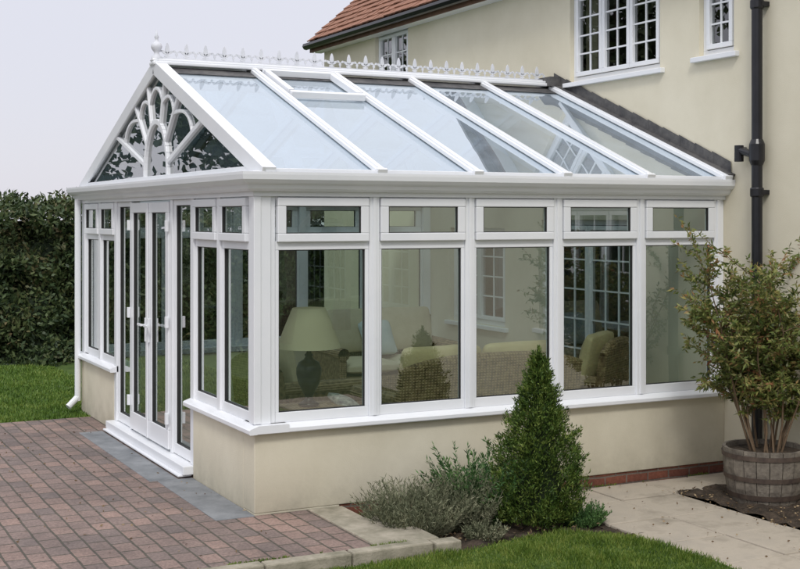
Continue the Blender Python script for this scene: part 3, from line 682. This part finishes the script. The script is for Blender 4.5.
# hedge
HED=leafmat('hedge_leaf',[(.1,(.020,.036,.018)),(.45,(.05,.08,.032)),(.75,(.10,.13,.05)),(1,(.17,.13,.07))],.5,0,nscale=1.1)
def hedge(name,x0,x1,y0,y1,h,n,size,amp=1.0):
    e=empty(name); face=rng.uniform(0,1,n); fm=face<.78
    X=rng.uniform(x0,x1,n); Z=np.where(fm,rng.uniform(0,h,n),h); Yd=np.where(fm,y0,y0+(y1-y0)*rng.uniform(0,1,n)**1.5)
    l1=np.array([noise.noise(Vector((a*.5,b*.5,c*.7)))*.9+noise.noise(Vector((a*1.7,b*1.5,c*1.9)))*.5+noise.noise(Vector((a*5,b*5,c*5)))*.2 for a,b,c in zip(X,Yd,Z)])*amp
    top=np.array([noise.noise(Vector((a*.45,7,0)))*.55+noise.noise(Vector((a*2.2,3,0)))*.25 for a in X])*amp
    round_=np.clip((Z-(h-.7))/.7,0,1)**2*.6
    Yd=np.where(fm,Yd-l1+rng.uniform(0,.30,n)+round_,Yd)
    Z=Z*(1+top/h)+np.where(fm,0,l1*.35+rng.uniform(-.2,.10,n))
    Z=np.maximum(Z,0)
    P=np.stack([X,Yd,Z-.05],1); D=rng.normal(size=(n,3)); D[:,1]-=.5; D[:,2]+=.4
    leaves('foliage',P,D,rng.uniform(size*.6,size*1.5,n),size*.5,HED,e)
    # lumpy inner mass
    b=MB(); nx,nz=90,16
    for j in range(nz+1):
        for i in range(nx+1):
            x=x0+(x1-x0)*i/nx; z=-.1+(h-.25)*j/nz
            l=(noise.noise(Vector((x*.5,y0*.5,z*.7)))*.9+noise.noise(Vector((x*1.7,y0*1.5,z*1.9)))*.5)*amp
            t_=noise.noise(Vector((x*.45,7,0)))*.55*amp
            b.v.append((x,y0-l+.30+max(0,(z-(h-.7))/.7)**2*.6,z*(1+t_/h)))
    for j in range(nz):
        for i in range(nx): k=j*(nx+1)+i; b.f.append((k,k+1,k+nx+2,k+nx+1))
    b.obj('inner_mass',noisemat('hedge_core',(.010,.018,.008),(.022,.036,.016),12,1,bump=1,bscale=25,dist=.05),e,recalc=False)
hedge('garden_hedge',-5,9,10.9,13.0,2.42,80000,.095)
hedge('garden_hedge',-12,30,-24,-22,3.2,14000,.28)
# evergreen trees standing out of shot; seen only mirrored in the glass
EVG=leafmat('evergreen_leaf',[(.1,(.010,.020,.008)),(.5,(.03,.05,.018)),(.95,(.08,.10,.04))],.6,0,nscale=.8)
def tree(name,loc,h,r,n,seed):
    random.seed(seed); e=empty(name,loc); b=MB(); P=[];D=[]
    b.tube((0,0,-.2),(0,0,h*.55),h*.028,h*.015,8)
    for i in range(26):
        a=random.uniform(0,6.283); z0=h*random.uniform(.2,.6); rr=r*random.uniform(.4,1)
        q=Vector((rr*math.cos(a),rr*math.sin(a),min(h*.98,z0+h*random.uniform(.08,.42))))
        b.tube((0,0,z0),q,h*.009,h*.003,5)
        k=n//26; c=np.array(q); s=np.array([r*.24,r*.24,r*.20])
        pts=c+rng.normal(size=(k,3))*s; P.append(pts); D.append(rng.normal(size=(k,3)))
    b.obj('limbs',BARK,e); P=np.concatenate(P);D=np.concatenate(D)
    leaves('crown',P,D,rng.uniform(.15,.34,len(P)),.16,EVG,e)
tree('garden_tree',(7.5,-15,0),8,2.6,5200,1); tree('garden_tree',(13.5,-17,0),9.5,3.1,5200,2)
tree('garden_tree',(3.5,-18,0),6.5,2.2,4200,3); tree('garden_tree',(20,-19,0),9,3.2,5200,4)
tree('garden_tree',(-6.5,17,0),8,2.6,5200,5); tree('garden_tree',(-9.5,23,0),9,3,5200,6); tree('garden_tree',(-3.5,24.5,0),8,2.4,4200,7)
def bare(name,loc,h,seed,dmax=4):
    random.seed(seed); e=empty(name,loc); b=MB()
    def br(p,d,ln,r,k):
        for s in range(3):
            d=(d+Vector((random.gauss(0,.12),random.gauss(0,.12),random.gauss(.03,.06)))).normalized(); q=p+d*ln/3
            b.tube(p,q,r*(1-.3*s/3),r*(1-.3*(s+1)/3),6 if k<2 else 3); p=q
            if k<dmax and (s>0 or k>1):
                for _ in range(2 if s<2 else 1):
                    n_=(d+Vector((random.gauss(0,.65),random.gauss(0,.65),random.gauss(.1,.35)))).normalized(); br(p,n_,ln*random.uniform(.5,.72),r*.5,k+1)
    br(Vector((0,0,-.1)),Vector((0,0,1)),h*.4,h*.022,0)
    b.obj('branches',BARK,e)
bare('bare_tree',(3.3,34,0),4.0,3)
bare('bare_tree',(5.0,44,0),4.0,5)
bare('bare_tree',(10.5,-13,0),8,8)
bare('bare_tree',(5.2,-12.5,0),7,14)

# ---------------- light / world ----------------
sd=Vector((-.45,-.80,.95)).normalized()
w=bpy.data.worlds.new('World'); scene.world=w; w.use_nodes=True; nt=w.node_tree; nt.nodes.clear()
out=N(nt,'ShaderNodeOutputWorld'); sky=N(nt,'ShaderNodeTexSky'); sky.sky_type='NISHITA'; sky.sun_disc=False
el=math.asin(sd.z); sky.sun_elevation=el; sky.sun_rotation=math.atan2(sd.x,sd.y)
b1=N(nt,'ShaderNodeBackground',Strength=.10); L(nt,sky.outputs[0],b1.inputs[0])
tc=N(nt,'ShaderNodeTexCoord'); sp_=N(nt,'ShaderNodeSeparateXYZ'); L(nt,tc.outputs['Generated'],sp_.inputs[0])
nz=N(nt,'ShaderNodeTexNoise',Scale=1.6,Detail=4); L(nt,tc.outputs['Generated'],nz.inputs['Vector'])
ad=N(nt,'ShaderNodeMath',operation='MULTIPLY_ADD'); ad.inputs[1].default_value=.16; L(nt,nz.outputs['Fac'],ad.inputs[0]); L(nt,sp_.outputs['Z'],ad.inputs[2])
r=ramp(nt,ad.outputs[0],[(.0,(.70,.685,.76)),(.3,(.76,.76,.84)),(1,(1.32,1.33,1.40))])
b2=N(nt,'ShaderNodeBackground',Strength=1.08); L(nt,r.outputs[0],b2.inputs[0])
mxs=N(nt,'ShaderNodeMixShader',Fac=.88); L(nt,b1.outputs[0],mxs.inputs[1]); L(nt,b2.outputs[0],mxs.inputs[2]); L(nt,mxs.outputs[0],out.inputs[0])
sl_=bpy.data.lights.new('sun','SUN'); sl_.energy=1.5; sl_.angle=math.radians(12); sl_.color=(1,.97,.92)
so=bpy.data.objects.new('sun',sl_); col.objects.link(so); so.rotation_euler=(-sd).to_track_quat('-Z','Y').to_euler()

# ---------------- camera ----------------
cd=bpy.data.cameras.new('camera'); cam=bpy.data.objects.new('camera',cd); col.objects.link(cam); scene.camera=cam
cd.sensor_width=36; cd.lens=1251/800*36; cd.shift_y=-67.5/800; cd.clip_end=500
cam.location=(-3.183,-8.622,2.18); cam.rotation_euler=(math.radians(90),0,math.radians(-26.9))
